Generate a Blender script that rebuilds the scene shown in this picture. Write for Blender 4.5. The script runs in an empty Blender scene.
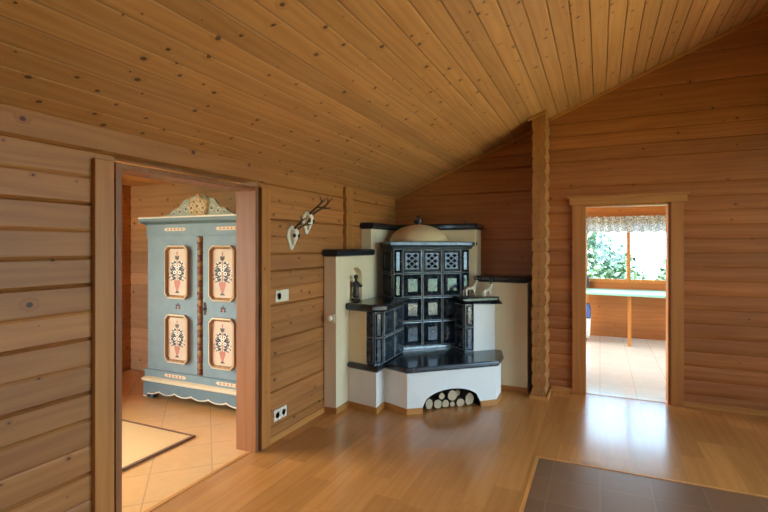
import bpy, bmesh, math, random
from mathutils import Vector, Matrix
random.seed(7)
S = bpy.context.scene
COL = S.collection
PI = math.pi

# ------------------------------------------------------------------ materials
def lin(r, g, b):
    f = lambda v: (v/255/12.92 if v/255 <= .04045 else ((v/255+.055)/1.055)**2.4)
    return (f(r), f(g), f(b), 1)

class NT:
    """small node-tree helper"""
    def __init__(s, name):
        s.m = bpy.data.materials.new(name); s.m.use_nodes = True
        s.t = s.m.node_tree; s.t.nodes.clear()
        s.out = s.t.nodes.new('ShaderNodeOutputMaterial')
        s.b = s.t.nodes.new('ShaderNodeBsdfPrincipled')
        s.t.links.new(s.b.outputs[0], s.out.inputs[0])
    def n(s, typ, **kw):
        n = s.t.nodes.new(typ)
        for k, v in kw.items(): setattr(n, k, v)
        return n
    def put(s, sock, v):
        if isinstance(v, bpy.types.NodeSocket): s.t.links.new(v, sock)
        else: sock.default_value = v
    def math(s, op, a, b=0.0, c=0.0, clamp=False):
        n = s.n('ShaderNodeMath', operation=op, use_clamp=clamp)
        s.put(n.inputs[0], a); s.put(n.inputs[1], b); s.put(n.inputs[2], c)
        return n.outputs[0]
    def comb(s, x, y, z):
        n = s.n('ShaderNodeCombineXYZ')
        for i, v in enumerate((x, y, z)): s.put(n.inputs[i], v)
        return n.outputs[0]
    def coords(s):
        n = s.n('ShaderNodeTexCoord'); q = s.n('ShaderNodeSeparateXYZ')
        s.t.links.new(n.outputs['Object'], q.inputs[0])
        return [q.outputs[0], q.outputs[1], q.outputs[2]], n.outputs['Object']
    def noise(s, vec, scale, detail=2.0, rough=.5, dist=0.0):
        n = s.n('ShaderNodeTexNoise'); s.put(n.inputs['Vector'], vec)
        n.inputs['Scale'].default_value = scale; n.inputs['Detail'].default_value = detail
        n.inputs['Roughness'].default_value = rough; n.inputs['Distortion'].default_value = dist
        return n.outputs[0]
    def white(s, vec):
        n = s.n('ShaderNodeTexWhiteNoise', noise_dimensions='3D'); s.put(n.inputs['Vector'], vec)
        return n.outputs[0]
    def ramp(s, v, stops):
        n = s.n('ShaderNodeValToRGB'); s.put(n.inputs[0], v)
        e = n.color_ramp.elements
        while len(e) < len(stops): e.new(.5)
        for el, (p, c) in zip(e, stops): el.position = p; el.color = c
        return n.outputs[0]
    def mix(s, f, a, b, blend='MIX'):
        n = s.n('ShaderNodeMix', data_type='RGBA', blend_type=blend)
        s.put(n.inputs['Factor'], f); s.put(n.inputs[6], a); s.put(n.inputs[7], b)
        return n.outputs[2]
    def smooth(s, v, a, b, lo=0.0, hi=1.0):
        n = s.n('ShaderNodeMapRange', interpolation_type='SMOOTHSTEP')
        s.put(n.inputs[0], v); n.inputs[1].default_value = a; n.inputs[2].default_value = b
        n.inputs[3].default_value = lo; n.inputs[4].default_value = hi
        return n.outputs[0]
    def bump(s, h, strength=.2, dist=.01):
        n = s.n('ShaderNodeBump'); s.put(n.inputs['Height'], h)
        n.inputs['Strength'].default_value = strength; n.inputs['Distance'].default_value = dist
        s.t.links.new(n.outputs[0], s.b.inputs['Normal'])
    def base(s, col=None, rough=None, metal=None, spec=None, coat=None, coat_rough=None):
        for k, v in (('Base Color', col), ('Roughness', rough), ('Metallic', metal), ('Specular IOR Level', spec),
                     ('Coat Weight', coat), ('Coat Roughness', coat_rough)):
            if v is not None: s.put(s.b.inputs[k], v)

def plain(name, col, rough=.6, metal=0.0, var=.12, scale=30., spec=.5, bump=0.0, coat=0.0):
    """one colour with a little procedural mottling"""
    t = NT(name); xyz, P = t.coords()
    n = t.noise(P, scale, 3)
    d = tuple(c*(1-var) for c in col[:3])+(1,); l = tuple(min(1, c*(1+var)) for c in col[:3])+(1,)
    t.base(t.mix(n, d, l), rough, metal, spec, coat, .08)
    if bump: t.bump(n, bump, .004)
    return t.m

def wood(name, along, across, width, off=0.0, light=(205,146,82), dark=(168,108,52), knot=(70,36,16), knots=1.0,
         var=.35, length=0.0, rough=.45, spec=.4, grain=1.0, coat=0.0, knot_len=.55, seam=0.0, coat_rough=.15):
    """boards running along one axis, numbered across another; growth rings, knots, a tone for each board"""
    t = NT(name); xyz, P = t.coords()
    a, c = xyz[along], xyz[across]; third = xyz[3-along-across]
    idx = t.math('FLOOR', t.math('DIVIDE', t.math('SUBTRACT', c, off), width))
    fr = t.math('FRACT', t.math('DIVIDE', t.math('SUBTRACT', c, off), width))
    r0 = t.white(t.comb(idx, 3.3, 1.7))
    if length:
        seg = t.math('FLOOR', t.math('ADD', t.math('DIVIDE', a, length), t.math('MULTIPLY', r0, 7.0)))
        sfr = t.math('FRACT', t.math('ADD', t.math('DIVIDE', a, length), t.math('MULTIPLY', r0, 7.0)))
        rnd = t.white(t.comb(idx, seg, 5.1))
    else: rnd = r0
    sh = t.math('MULTIPLY', rnd, 23.0)
    # knots: one candidate per cell of board length
    kv = t.n('ShaderNodeTexVoronoi'); kv.voronoi_dimensions = '2D'; kv.inputs['Randomness'].default_value = 1.0; kv.inputs['Scale'].default_value = 1.0
    t.put(kv.inputs['Vector'], t.comb(t.math('ADD', t.math('DIVIDE', a, knot_len), sh), t.math('DIVIDE', c, knot_len*.8), 0.0))
    # distance in metres, roughly: cell size differs along / across, so rescale with an ellipse
    kd = kv.outputs['Distance']
    ksel = t.white(kv.outputs['Position'])
    ksize = t.math('MULTIPLY_ADD', ksel, .017/knot_len, .0035/knot_len)
    core = t.smooth(t.math('DIVIDE', kd, ksize), .6, 1.15, 1.0, 0.0)
    halo = t.smooth(t.math('DIVIDE', kd, ksize), .8, 3.2, 1.0, 0.0)
    on = t.math('LESS_THAN', ksel, .62*knots if knots < 1.6 else .99)
    core = t.math('MULTIPLY', core, on); halo = t.math('MULTIPLY', halo, on)
    warp = t.noise(t.comb(t.math('MULTIPLY', a, .45), t.math('ADD', t.math('MULTIPLY', c, 5.0), sh), t.math('MULTIPLY', third, 6.0)), 1.6, 2)
    ring = t.math('ADD', t.math('ADD', t.math('MULTIPLY', c, 95.0*grain), t.math('MULTIPLY', third, 40.0*grain)),
                  t.math('MULTIPLY_ADD', warp, 20.0, t.math('MULTIPLY', halo, 6.0)))
    s1 = t.math('MULTIPLY_ADD', t.math('SINE', t.math('ADD', ring, sh)), .5, .5)
    fine = t.noise(t.comb(t.math('MULTIPLY', a, 2.5), t.math('MULTIPLY', c, 160.0), t.math('MULTIPLY', third, 160.0)), 1.0, 3)
    g = t.math('MULTIPLY_ADD', s1, .30, t.math('MULTIPLY', fine, .62))
    blotch = t.noise(t.comb(t.math('ADD', a, sh), t.math('MULTIPLY', c, 3.0), third), 2.0, 2)
    g = t.math('MULTIPLY_ADD', t.math('SUBTRACT', blotch, .5), .6, g, clamp=True)
    col = t.mix(g, lin(*light), lin(*dark))
    v = t.math('MULTIPLY_ADD', t.math('SUBTRACT', rnd, .5), var, 1.0)
    col = t.mix(1.0, col, t.comb(v, v, v), 'MULTIPLY')
    col = t.mix(t.math('MULTIPLY', halo, .35), col, lin(*dark))
    col = t.mix(t.math('MULTIPLY', core, .85), col, lin(*knot))
    if seam:
        e = t.math('MINIMUM', fr, t.math('SUBTRACT', 1.0, fr))
        sm = t.smooth(e, 0.0, seam/width, .5, 0.0)
        if length:
            e2 = t.math('MINIMUM', sfr, t.math('SUBTRACT', 1.0, sfr))
            sm = t.math('MAXIMUM', sm, t.smooth(e2, 0.0, seam/length, .5, 0.0))
        col = t.mix(sm, col, lin(60, 34, 14))
    t.base(col, rough, 0.0, spec, coat, coat_rough)
    t.bump(g, .08, .003)
    return t.m

def tiles(name, size, rot, off, col, var, grout, gw=.006, rough=.3, coat=.2):
    t = NT(name); xyz, P = t.coords()
    ca, sa = math.cos(rot), math.sin(rot)
    u = t.math('ADD', t.math('MULTIPLY', xyz[0], ca), t.math('MULTIPLY', xyz[1], sa))
    v = t.math('SUBTRACT', t.math('MULTIPLY', xyz[1], ca), t.math('MULTIPLY', xyz[0], sa))
    u = t.math('DIVIDE', t.math('SUBTRACT', u, off[0]), size); v = t.math('DIVIDE', t.math('SUBTRACT', v, off[1]), size)
    rnd = t.white(t.comb(t.math('FLOOR', u), t.math('FLOOR', v), 2.0))
    fu, fv = t.math('FRACT', u), t.math('FRACT', v)
    e = t.math('MINIMUM', t.math('MINIMUM', fu, t.math('SUBTRACT', 1.0, fu)), t.math('MINIMUM', fv, t.math('SUBTRACT', 1.0, fv)))
    g = t.smooth(e, gw/size*.4, gw/size, 1.0, 0.0)
    n = t.noise(P, 9.0, 4, .6)
    k = t.math('ADD', t.math('MULTIPLY_ADD', t.math('SUBTRACT', rnd, .5), var, 1.0), t.math('MULTIPLY', t.math('SUBTRACT', n, .5), .3))
    c = t.mix(1.0, lin(*col), t.comb(k, k, k), 'MULTIPLY')
    t.base(t.mix(g, c, lin(*grout)), rough, 0.0, .5, coat, .12)
    return t.m

def plaster(name, col):
    t = NT(name); xyz, P = t.coords()
    n = t.noise(P, 5.0, 5, .6); n2 = t.noise(P, 38.0, 4, .6)
    d = tuple(c*.9 for c in lin(*col)[:3])+(1,)
    t.base(t.mix(n, d, lin(*col)), .85, 0, .2)
    t.bump(t.math('ADD', n, t.math('MULTIPLY', n2, .35)), .35, .012)
    return t.m

def glaze(name, a, b, rough=.16):
    t = NT(name); xyz, P = t.coords()
    n = t.noise(P, 14.0, 4, .65); n2 = t.noise(P, 45.0, 2)
    t.base(t.mix(t.smooth(n, .35, .7), lin(*a), lin(*b)), t.math('MULTIPLY_ADD', n2, .05, rough), 0.0, .55, .45, .1)
    t.bump(t.noise(P, 26.0, 2), .04, .006)
    return t.m

def glass_pane(name):
    t = NT(name)
    tr = t.n('ShaderNodeBsdfTransparent'); gl = t.n('ShaderNodeBsdfGlossy'); gl.inputs['Roughness'].default_value = .02
    tr.inputs[0].default_value = (.95, .98, .97, 1)
    fr = t.n('ShaderNodeFresnel'); fr.inputs[0].default_value = 1.45
    mx = t.n('ShaderNodeMixShader')
    t.t.links.new(fr.outputs[0], mx.inputs[0]); t.t.links.new(tr.outputs[0], mx.inputs[1]); t.t.links.new(gl.outputs[0], mx.inputs[2])
    t.t.links.new(mx.outputs[0], t.out.inputs[0])
    return t.m

def lace(name):
    t = NT(name); xyz, P = t.coords()
    n = t.smooth(t.noise(P, 55.0, 3, .7), .42, .6)
    c = t.mix(n, lin(150,146,144), lin(240,236,230))
    d = t.n('ShaderNodeBsdfDiffuse'); tr = t.n('ShaderNodeBsdfTranslucent'); tp = t.n('ShaderNodeBsdfTransparent')
    t.put(d.inputs[0], c); t.put(tr.inputs[0], c)
    m1 = t.n('ShaderNodeMixShader'); m1.inputs[0].default_value = .35; t.t.links.new(d.outputs[0], m1.inputs[1]); t.t.links.new(tr.outputs[0], m1.inputs[2])
    m2 = t.n('ShaderNodeMixShader'); t.put(m2.inputs[0], t.math('MULTIPLY', t.math('SUBTRACT', 1.0, n), .25)); t.t.links.new(m1.outputs[0], m2.inputs[1]); t.t.links.new(tp.outputs[0], m2.inputs[2])
    t.t.links.new(m2.outputs[0], t.out.inputs[0])
    return t.m

def foliage(name, a, b):
    t = NT(name); xyz, P = t.coords()
    t.base(t.mix(t.white(t.comb(t.math('FLOOR', t.math('MULTIPLY', xyz[0], 9.0)), t.math('FLOOR', t.math('MULTIPLY', xyz[1], 9.0)), t.math('FLOOR', t.math('MULTIPLY', xyz[2], 9.0)))), lin(*a), lin(*b)), .6)
    t.put(t.b.inputs['Transmission Weight'], 0.0)
    return t.m

LOG = dict(light=(184,122,62), dark=(148,86,38), knot=(50,24,10), knots=1.35, knot_len=.24)
M = {}
M['log_y'] = wood('pine_logs_along_y', 1, 2, .1375, .12, rough=.5, var=.34, **LOG)
M['log_x'] = wood('pine_logs_along_x', 0, 2, .1375, .12, rough=.5, var=.34, light=(182,112,56), dark=(146,80,34), knot=(52,24,9), knots=1.0, knot_len=.36)
M['log_hall'] = wood('pale_pine_logs', 0, 2, .1375, .12, light=(240,208,160), dark=(222,178,124), knot=(110,66,34), knots=1.5, knot_len=.28)
M['ceil'] = wood('pine_ceiling_boards', 1, 0, .116, -.063, light=(208,152,96), dark=(172,114,62), knot=(54,27,11), rough=.42, knots=1.4, knot_len=.19, var=.24, seam=.006)
M['ceil_flat'] = wood('pine_flat_ceiling_boards', 1, 0, .14, .02, light=(236,196,142), dark=(210,162,106))
M['end'] = wood('log_end_grain', 2, 0, 5.0, 0, light=(190,128,66), dark=(152,94,44), knots=.2, grain=.7)
M['trim_z'] = wood('upright_pine_trim', 2, 1, 9.0, -4, light=(196,130,62), dark=(162,98,42), knots=.7, knot_len=.8)
M['trim_zx'] = wood('upright_pine_trim_across_x', 2, 0, 9.0, -4, light=(196,130,64), dark=(164,98,42), knots=.7, knot_len=.8)
M['trim_x'] = wood('level_pine_trim', 0, 2, 9.0, -4, light=(206,142,72), dark=(176,110,50), knots=.3)
M['trim_y'] = wood('level_pine_trim_along_y', 1, 2, 9.0, -4, light=(206,142,72), dark=(176,110,50), knots=.3)
M['jamb'] = wood('reddish_pine_jamb', 2, 0, 9.0, -4, light=(158,100,56), dark=(128,74,38), knots=.6, knot_len=.9)
M['floor'] = wood('beech_parquet', 1, 0, .165, .04, light=(190,130,68), dark=(168,108,50), knots=.0, var=.30, length=.8, rough=.27, spec=.5, grain=.8, seam=.0012, coat=.35, coat_rough=.12)
M['tile_hall'] = tiles('terracotta_floor_tiles', .40, PI/4, (.04, .0), (212,162,106), .08, (184,138,90))
M['tile_dark'] = tiles('brown_slate_tiles', .30, 0, (.0, .05), (114,82,56), .2, (128,98,72), rough=.36, coat=0)
M['tile_kitchen'] = tiles('pale_kitchen_tiles', .35, 0, (0, 0), (224,220,212), .05, (196,190,180), rough=.16, coat=.6)
M['plaster'] = plaster('white_lime_plaster', (238,231,216))
M['cream_plaster'] = plaster('cream_wall_plaster', (236,215,172))  # same plaster with warm bounce light put into its colour
M['glaze'] = glaze('blue_black_glaze', (30,37,44), (54,64,72))
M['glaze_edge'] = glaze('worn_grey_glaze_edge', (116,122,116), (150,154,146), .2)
M['vent'] = glaze('dull_vent_glaze', (34,39,41), (62,68,68), .5)
M['cornice'] = glaze('grey_cornice_glaze', (44,52,54), (70,78,78), .32)
M['slab'] = plain('charcoal_glazed_slab', lin(36,36,37), .24, var=.14, scale=14, coat=.3)
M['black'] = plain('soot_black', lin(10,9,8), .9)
M['dome'] = plaster('warm_dome_plaster', (224,196,148))
M['bark'] = plain('log_bark', lin(92,76,62), .9, var=.5, scale=40, bump=.5)
M['cut'] = plain('sawn_log_face', lin(194,166,128), .8, var=.12, scale=60)
M['skirting'] = wood('skirting_pine', 0, 2, 9, -4, light=(200,140,72), dark=(168,106,50), knots=.2)
M['white_plastic'] = plain('ivory_plastic', lin(232,220,190), .35, var=.03)
M['dark_hole'] = plain('dark_recess', lin(30,26,22), .7)
M['metal'] = plain('dark_iron', lin(52,44,38), .45, .8)
M['brass'] = plain('dull_brass', lin(140,108,62), .4, .9)
M['bone'] = plain('bleached_bone', lin(236,226,204), .6, var=.1, bump=.2)
M['antler'] = plain('brown_antler', lin(94,72,52), .65, var=.35, scale=60, bump=.4)
M['bronze'] = plain('dark_bronze', lin(66,50,46), .4, .3, var=.3)
M['ward'] = plain('faded_blue_paint', lin(116,138,146), .6, var=.16, scale=12)
M['ward_dark'] = plain('slate_blue_paint', lin(96,120,128), .6, var=.16, scale=14)
M['ward_green'] = plain('grey_green_paint', lin(146,156,134), .6, var=.2, scale=25)
M['cream_paint'] = plain('cream_paint', lin(216,200,164), .6, var=.12, scale=20)
M['panel_paint'] = plain('peach_paint', lin(206,184,158), .6, var=.10, scale=9)
M['frame_paint'] = wood('worn_brown_moulding', 2, 0, 9, -4, light=(176,136,92), dark=(128,88,54), knots=.1)
M['stile_red'] = plain('russet_paint', lin(128,70,48), .6, var=.3, scale=30)
M['navy'] = plain('navy_paint', lin(54,60,74), .6)
M['rose'] = plain('faded_rose_paint', lin(188,116,100), .6, var=.15)
M['sage'] = plain('sage_paint', lin(92,112,100), .6)
M['offwhite'] = plain('off_white_paint', lin(238,230,212), .6, var=.06)
M['rug'] = plain('straw_rug', lin(206,166,112), .95, var=.12, scale=80, bump=.3)
M['rug_edge'] = plain('brown_rug_binding', lin(112,74,44), .9)
M['lace'] = lace('lace_cloth')
M['table'] = plain('pale_turquoise_laminate', lin(140,192,178), .4, var=.03)
M['bin_blue'] = plain('blue_plastic', lin(66,92,150), .4)
M['bin_white'] = plain('white_plastic', lin(214,216,214), .4, var=.04)
M['glassy'] = plain('amber_glass_glaze', lin(176,156,126), .12, .0, var=.4, scale=50, coat=.8)
M['glassy2'] = plain('pale_glass_glaze', lin(214,204,182), .1, .0, var=.4, scale=60, coat=.8)
M['pane'] = glass_pane('window_glass')
M['leaf'] = foliage('garden_leaves', (62,92,72), (88,116,92))
M['ground'] = plain('garden_lawn', lin(110,140,70), .95, var=.3, scale=3)
M['terrace'] = tiles('sandstone_terrace', .5, 0, (0, 0), (226,204,170), .08, (180,160,130), rough=.8, coat=0)
M['outer'] = plain('outer_wall_render', lin(210,190,160), .9)

# ------------------------------------------------------------------ mesh helper
class MB:
    def __init__(s): s.v, s.f, s.mi, s.sm = [], [], [], []
    def add(s, vs, fs, m=0, smooth=False):
        o = len(s.v); s.v += [tuple(p) for p in vs]
        for k, f in enumerate(fs):
            s.f.append(tuple(i+o for i in f)); s.mi.append(m if isinstance(m, int) else m[k]); s.sm.append(smooth)
        return s
    def box(s, x0, x1, y0, y1, z0, z1, m=0, T=None, bev=0.0):
        if bev: return s.layers([(x0,y0),(x1,y0),(x1,y1),(x0,y1)], [(bev,z0),(0,z0+bev),(0,z1-bev),(bev,z1)], m, T)
        vs = [Vector((x,y,z)) for z in (z0,z1) for y in (y0,y1) for x in (x0,x1)]
        if T is not None: vs = [T @ p for p in vs]
        return s.add(vs, [(0,2,3,1),(4,5,7,6),(0,1,5,4),(2,6,7,3),(0,4,6,2),(1,3,7,5)], m)
    def layers(s, poly, lay, m=0, T=None, cap=True):
        """stack of inset polygons: lay = [(inset, z)...]; poly counter-clockwise"""
        vs = []; n = len(poly)
        for ins, z in lay: vs += [Vector((x,y,z)) for x, y in offset(poly, -ins)]
        if T is not None: vs = [T @ p for p in vs]
        fs = []
        for k in range(len(lay)-1):
            for i in range(n):
                j = (i+1) % n; fs.append((k*n+i, k*n+j, (k+1)*n+j, (k+1)*n+i))
        if cap: fs += [tuple(range(n-1,-1,-1)), tuple(range((len(lay)-1)*n, len(lay)*n))]
        return s.add(vs, fs, m)
    def prism(s, poly, z0, z1, m=0, T=None): return s.layers(poly, [(0,z0),(0,z1)], m, T)
    def lathe(s, prof, c, seg=20, m=0, T=None, sx=1, sy=1, smooth=True):
        vs, fs = [], []; n = len(prof)
        for r, z in prof:
            for k in range(seg):
                a = 2*PI*k/seg; vs.append(Vector((c[0]+r*sx*math.cos(a), c[1]+r*sy*math.sin(a), c[2]+z)))
        if T is not None: vs = [T @ p for p in vs]
        for i in range(n-1):
            for k in range(seg):
                l = (k+1) % seg; fs.append((i*seg+k, i*seg+l, (i+1)*seg+l, (i+1)*seg+k))
        fs += [tuple(range(seg-1,-1,-1)), tuple(range((n-1)*seg, n*seg))]
        return s.add(vs, fs, m, smooth)
    def tube(s, pts, rad, seg=8, m=0, smooth=True):
        vs, fs = [], []; P = [Vector(p) for p in pts]; n = len(P)
        rad = rad if isinstance(rad, (list, tuple)) else [rad]*n
        up = Vector((0,0,1)); 
        for i in range(n):
            d = (P[min(i+1,n-1)]-P[max(i-1,0)]).normalized()
            a = d.cross(up if abs(d.z) < .9 else Vector((1,0,0))).normalized(); b = d.cross(a)
            for k in range(seg):
                t = 2*PI*k/seg; vs.append(P[i]+(a*math.cos(t)+b*math.sin(t))*rad[i])
        for i in range(n-1):
            for k in range(seg):
                l = (k+1) % seg; fs.append((i*seg+k, i*seg+l, (i+1)*seg+l, (i+1)*seg+k))
        fs += [tuple(range(seg-1,-1,-1)), tuple(range((n-1)*seg, n*seg))]
        return s.add(vs, fs, m, smooth)
    def ball(s, c, r, m=0, seg=14, rings=8, T=None):
        rx, ry, rz = (r, r, r) if not isinstance(r, tuple) else r
        prof = [(max(1e-4, math.sin(PI*i/rings)), -math.cos(PI*i/rings)) for i in range(rings+1)]
        vs, fs = [], []
        for q, z in prof:
            for k in range(seg):
                a = 2*PI*k/seg; vs.append(Vector((c[0]+rx*q*math.cos(a), c[1]+ry*q*math.sin(a), c[2]+rz*z)))
        if T is not None: vs = [T @ p for p in vs]
        for i in range(rings):
            for k in range(seg):
                l = (k+1) % seg; fs.append((i*seg+k, i*seg+l, (i+1)*seg+l, (i+1)*seg+k))
        return s.add(vs, fs, m, True)
    def flat(s, pts, m=0): return s.add(pts, [tuple(range(len(pts)))], m)
    def build(s, name, mats, parent=None, fixn=True):
        off = Vector(parent['_w']) if parent is not None else Vector((0,0,0))
        me = bpy.data.meshes.new(name)
        me.from_pydata([Vector(p)-off for p in s.v], [], s.f)
        mats = mats if isinstance(mats, (list, tuple)) else [mats]
        for k in mats: me.materials.append(M[k])
        me.polygons.foreach_set('material_index', s.mi); me.polygons.foreach_set('use_smooth', s.sm)
        if fixn:
            bm = bmesh.new(); bm.from_mesh(me); bmesh.ops.recalc_face_normals(bm, faces=bm.faces); bm.to_mesh(me); bm.free()
        me.update()
        o = bpy.data.objects.new(name, me); COL.objects.link(o)
        if parent is not None: o.parent = parent; o['_w'] = parent['_w']
        else: o['_w'] = (0.,0.,0.)
        return o

def offset(poly, d):
    """mitred offset of a counter-clockwise polygon; d > 0 grows it"""
    if abs(d) < 1e-9: return list(poly)
    n = len(poly); out = []
    for i in range(n):
        p0, p1, p2 = Vector(poly[i-1]), Vector(poly[i]), Vector(poly[(i+1) % n])
        e1, e2 = (p1-p0).normalized(), (p2-p1).normalized()
        n1, n2 = Vector((e1.y,-e1.x)), Vector((e2.y,-e2.x))
        b = n1+n2; k = 2*d/max(b.length_squared, .35)
        out.append(tuple(p1+b*k))
    return out

def thing(name, label, cat, loc, group=None):
    o = bpy.data.objects.new(name, None); COL.objects.link(o); o.location = loc; o['_w'] = tuple(loc)
    o.empty_display_size = .05
    return tag(o, label, cat, group)
def tag(o, label, cat, group=None):
    o['label'] = label; o['category'] = cat
    if group: o['group'] = group
    return o
def struct(o, label=None):
    o['kind'] = 'structure'
    if label: o['label'] = label
    return o
def skin(name, verts, edges, radii, mats, parent=None, sub=2):
    off = Vector(parent['_w']) if parent is not None else Vector((0,0,0))
    me = bpy.data.meshes.new('tmp'); me.from_pydata([Vector(v)-off for v in verts], edges, []); me.update()
    o = bpy.data.objects.new('tmp', me); COL.objects.link(o)
    sk = o.modifiers.new('s', 'SKIN'); sk.use_smooth_shade = True
    for i, r in enumerate(radii):
        d = me.skin_vertices[0].data[i]; d.radius = r if isinstance(r, tuple) else (r, r); d.use_root = (i == 0)
    if sub: o.modifiers.new('u', 'SUBSURF').levels = sub
    dg = bpy.context.evaluated_depsgraph_get(); dg.update()
    ev = bpy.data.meshes.new_from_object(o.evaluated_get(dg))
    bpy.data.objects.remove(o); ev.name = name
    ev.materials.clear(); ev.materials.append(M[mats])
    for p in ev.polygons: p.use_smooth = True; p.material_index = 0
    q = bpy.data.objects.new(name, ev); COL.objects.link(q)
    if parent is not None: q.parent = parent; q['_w'] = parent['_w']
    else: q['_w'] = (0.,0.,0.)
    return q

# ------------------------------------------------------------------ layout constants (metres)
XL = -2.37                 # inner face of the left log wall
YB, YR = 5.56, 5.42        # back log wall behind the stove / right of the partition stub
PITCH, ZOFF = .1375, .12   # log courses
CZ = lambda x: 2.178 + .405*(x-XL)     # sloping ceiling, underside
XRIDGE = 1.5
XE, YS = 2.8, -2.4         # east and south walls
ph = math.radians(43); UX, UY = math.cos(ph), math.sin(ph); VX, VY = math.sin(ph), -math.cos(ph)
def XY(u, v): return (XL+u*UX+v*VX, 5.55+u*UY+v*VY)
DT = Matrix(((UX, VX, 0, XL), (UY, VY, 0, 5.55), (0, 0, 1, 0), (0, 0, 0, 1)))   # (u, v, z) -> world
rnd = random.Random(3)

# ------------------------------------------------------------------ log walls
def course_profile(z0, z1, deep0, deep1, t, bulge=.0):
    e = .011
    return [(-t,z0),(-deep0,z0),(0 if not bulge else -bulge*.6,z0+e),(0,z0+(z1-z0)*.3),(0,z0+(z1-z0)*.7),(0 if not bulge else -bulge*.6,z1-e),(-deep1,z1),(-t,z1)]
def log_wall(name, axis, plane, sgn, spans, z_lo, z_hi, t, mat, deep, limit=None, bulge=None):
    """spans(z0,z1) -> intervals along the axis; sgn = side the inner face looks to"""
    b = MB(); k = math.floor((z_lo-ZOFF)/PITCH)
    while ZOFF+k*PITCH < z_hi-1e-6:
        z0, z1 = max(z_lo, ZOFF+k*PITCH), min(z_hi, ZOFF+(k+1)*PITCH)
        pr = course_profile(z0, z1, deep(k), deep(k+1), t, (bulge(k) if bulge else 0))
        for a0, a1 in spans(z0, z1):
            if a1-a0 < .01: continue
            vs = []
            for a in (a0, a1):
                for d, z in pr:
                    vs.append((plane+sgn*d, a, z) if axis == 'y' else (a, plane+sgn*d, z))
            n = len(pr)
            fs = [(i, (i+1) % n, n+(i+1) % n, n+i) for i in range(n)]+[tuple(range(n-1,-1,-1)), tuple(range(n, 2*n))]
            b.add(vs, fs)
        k += 1
    return struct(b.build(name, mat))
strong = {0:1, 2:1, 5:1, 7:1, 9:1, 12:1, 14:1, 4:.4, 10:.5}
deepL = lambda k: .003+.015*strong.get(k, .14)
DY0, DY1, DZ = 1.72, 2.885, 2.005        # doorway in the left wall
def spansL(z0, z1):
    if z0 < DZ-.02: return [(YS, DY0), (DY1, YB)]
    return [(YS, YB)]
log_wall('wall_left', 'y', XL, 1, spansL, 0, 2.23, .16, 'log_y', deepL)
rs = random.Random(11); DB = {k: rs.choice((.0015,.002,.002,.009,.012)) for k in range(-2, 40)}
def spansB(z0, z1):
    x0 = max(XL-.1, XL+(z0-2.178)/.405)
    return [(x0, -.60)]
log_wall('wall_back', 'x', YB, -1, spansB, 0, CZ(-.6), .16, 'log_x', lambda k: DB[k])
KX0, KX1, KZ = -.165, .64, 2.0           # kitchen doorway
def spansR(z0, z1):
    x0 = max(-.60, XL+(z0-2.178)/.405)
    x1 = XE if z0 < 3.28 else XRIDGE+(XRIDGE-x0)
    x1 = min(XE+.1, x1)
    if z0 < KZ-.02: return [(x0, KX0), (KX1, XE)]
    return [(x0, x1)]
log_wall('wall_back_right', 'x', YR, -1, spansR, 0, CZ(XRIDGE), .16, 'log_x', lambda k: .013 if k < 15 else DB[k], bulge=lambda k: .010 if k < 15 else .003)

# log ends of the crossing partition, left of the kitchen door
def log_ends(name, rect, z1f, mat, axis, pinch=.022):
    """stack of log ends: rect x0,x1,y0,y1; the sides pinch in between two courses"""
    x0, x1, y0, y1 = rect; b = MB(); k = 0
    z = -.02
    while True:
        a, c = max(0, ZOFF+(k-1)*PITCH), ZOFF+k*PITCH
        top = z1f
        if a >= top-.01: break
        c = min(c, top)
        zs = [a, a+.018, a+.045, (a+c)/2, c-.045, c-.018, c]
        ins = [pinch, pinch*.45, .004, 0, .004, pinch*.45, pinch]
        jx = rnd.uniform(-.005, .005)
        lay = []; vs = []
        for zz, i in zip(zs, ins):
            if axis == 'y': q = [(x0+i+jx, y0+i*.25), (x1-i+jx, y0+i*.25), (x1-i+jx, y1), (x0+i+jx, y1)]
            else: q = [(x0, y0+i+jx), (x1-i*.25, y0+i+jx), (x1-i*.25, y1-i+jx), (x0, y1-i+jx)]
            vs += [(p[0], p[1], zz) for p in q]
        fs = []
        for r in range(len(zs)-1):
            for i in range(4): fs.append((r*4+i, r*4+(i+1) % 4, r*4+4+(i+1) % 4, r*4+4+i))
        fs += [(3,2,1,0), tuple(range((len(zs)-1)*4, len(zs)*4))]
        b.add(vs, fs)
        # drying crack through the middle of the end grain
        zc = (a+c)/2
        if axis == 'y': b.add([((x0+x1)/2-.005+jx, y0-.0008, zc-.03+jx*2), ((x0+x1)/2+.003+jx, y0-.0008, zc-.01), ((x0+x1)/2+.001+jx, y0-.0008, zc+.03+jx*3), ((x0+x1)/2-.005+jx*2, y0-.0008, zc+.012)], [(0,1,2,3)], 1)
        k += 1
    return struct(b.build(name, [mat, 'stile_red']))
SX0, SX1, SY0 = -.64, -.495, 5.06
log_ends('wall_partition', (SX0, SX1, SY0, YB-.02), CZ(SX0)+.02, 'end', 'y')
log_ends('wall_hall_partition', (XL-.02, XL+.038, 4.205, 4.375), 2.165, 'end', 'x')

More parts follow.
